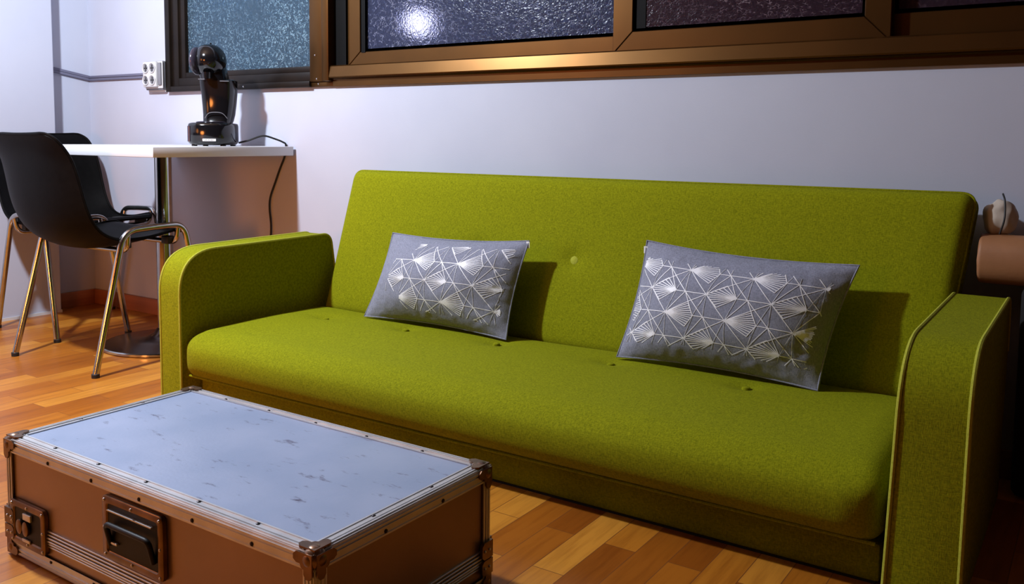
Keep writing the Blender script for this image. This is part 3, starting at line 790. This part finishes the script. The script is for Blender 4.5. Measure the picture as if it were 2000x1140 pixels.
def dish(x0, x1, z0, z1, name, inner):
    """recessed black dish in a riveted plate on the front face"""
    yf = Y0c-.0042
    bm = bmesh.new(); cx, cz = (x0+x1)/2, (z0+z1)/2; w, h = (x1-x0)/2, (z1-z0)/2; iw, ih = w-.014, h-.013
    def rr(w, h, r, y, n=5):
        q = []
        for sx, sz, a0 in ((1,1,0), (-1,1,90), (-1,-1,180), (1,-1,270)):
            for k in range(n+1):
                a = math.radians(a0+90*k/n); q.append(bm.verts.new((cx+sx*(w-r)+r*math.cos(a), y, cz+sz*(h-r)+r*math.sin(a))))
        return q
    R = [rr(w,h,.010,yf+.0042), rr(w,h,.010,yf-.0024), rr(w-.0015,h-.0015,.009,yf-.0034), rr(iw+.002,ih+.002,.006,yf-.0034), rr(iw,ih,.005,yf-.0010), rr(iw-.001,ih-.001,.004,yf-.0008)]
    for A, B in zip(R, R[1:]):
        n = len(A)
        for k in range(n): bm.faces.new((A[k], A[(k+1)%n], B[(k+1)%n], B[k]))
    o = link(name, bm, M['bronze'], case)
    for k in range(3):
        xx = cx-w+.008+(2*w-.016)*k/2
        for zz in (cz+h-.007, cz-h+.007): rivet(o, (xx, yf-.0034, zz), (0,-1,0), .0027, 'alu')
    for xx in (cx-w+.007, cx+w-.007): rivet(o, (xx, yf-.0034, cz), (0,-1,0), .0027, 'alu')
    bm = bmesh.new(); box(bm, cx-iw, cx+iw, yf-.0012, yf-.0002, cz-ih, cz+ih); link('recess', bm, M['dish'], o, smooth=False)
    inner(cx, cz, iw, ih, yf, o); return o
def butterfly(cx, cz, iw, ih, y, o):
    for sg in (-1, 1):
        bm = bmesh.new(); lathe(bm, [(0,0), (.0135,0), (.0135,.0035), (.011,.0045), (0,.0045)], n=20, sx=.75)
        link('butterfly_wing', bm, M['bronze'], o, loc=(cx-.012+sg*.0105, y-.0030, cz-.004), rot=(math.pi/2,0,0))
    bm = bmesh.new(); box(bm, cx-.010, cx+.016, y-.0060, y-.0014, cz+.012, cz+.024, bev=.001); link('catch', bm, M['alu'], o)
    bm = bmesh.new(); box(bm, cx-.016, cx+.010, y-.005, y-.0014, cz-.030, cz-.024, bev=.001); link('catch_lip', bm, M['alu'], o)
def spring(cx, cz, iw, ih, y, o):
    bm = bmesh.new(); tube(bm, fillet([(cx-iw+.010, y-.003, cz-.026), (cx-iw+.010, y-.012, cz+.012), (cx+iw-.010, y-.012, cz+.012), (cx+iw-.010, y-.003, cz-.026)], .01, 4), .0045, n=10)
    link('grip', bm, M['dish'], o)
    bm = bmesh.new(); box(bm, cx-iw+.004, cx+iw-.012, y-.0060, y-.0014, cz+ih-.010, cz+ih-.008); link('spring_rod', bm, M['alu'], o, smooth=False)
    bm = bmesh.new(); box(bm, cx-iw+.004, cx-iw+.030, y-.0060, y-.0014, cz-.024, cz-.020, bev=.001); link('hinge_pin', bm, M['alu'], o, smooth=False)
dish(.022, .140, .030, .112, 'latch', butterfly)
dish(.322, .486, .084, .190, 'handle', spring)
dish(.672, .790, .030, .112, 'latch', butterfly)

# ------------------------------------------------------------------ dark padded seat behind the right arm, with a pale cloth bundle
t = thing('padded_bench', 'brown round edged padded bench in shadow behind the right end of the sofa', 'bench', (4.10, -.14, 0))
bm = bmesh.new(); superbox(bm, -.37, .55, .0, .11, .004, .47, .02, 6, 3, 4); link('body', bm, M['shaded_body'], t)
bm = bmesh.new(); poly = []
for k in range(28):
    a = 2*math.pi*k/28; c, q = math.cos(a), math.sin(a)
    poly.append((.059+.062*math.copysign(abs(c)**.8, c), .520+.055*math.copysign(abs(q)**.8, q)))
prism(bm, poly, -.458, .57, bev=.008); link('cushion', bm, M['brown'], t)
bm = bmesh.new()
bmesh.ops.create_icosphere(bm, subdivisions=4, radius=1)
for v in bm.verts:
    d = v.co.copy(); r = 1+.16*mnoise.noise(d*1.8+Vector((3,1,0)))+.02*mnoise.noise(d*6)
    v.co = Vector((d.x*.036*r, d.y*.030*r, d.z*.042*r))
    if v.co.z < -.0375: v.co.z = -.0375
t = thing('cloth_bundle', 'small pale cloth bundle with a dark cord between sofa back and wall', 'bundle', (3.676, -.062, .571))
link('cloth', bm, M['pale'], t, loc=(0, 0, .038), autos=170)
bm = bmesh.new(); tube(bm, spline([(.004,-.036,.006), (.012,-.040,.040), (.010,-.026,.078), (.004,-.010,.094)], 6), .002, n=8); link('cord', bm, M['black_matt'], t)
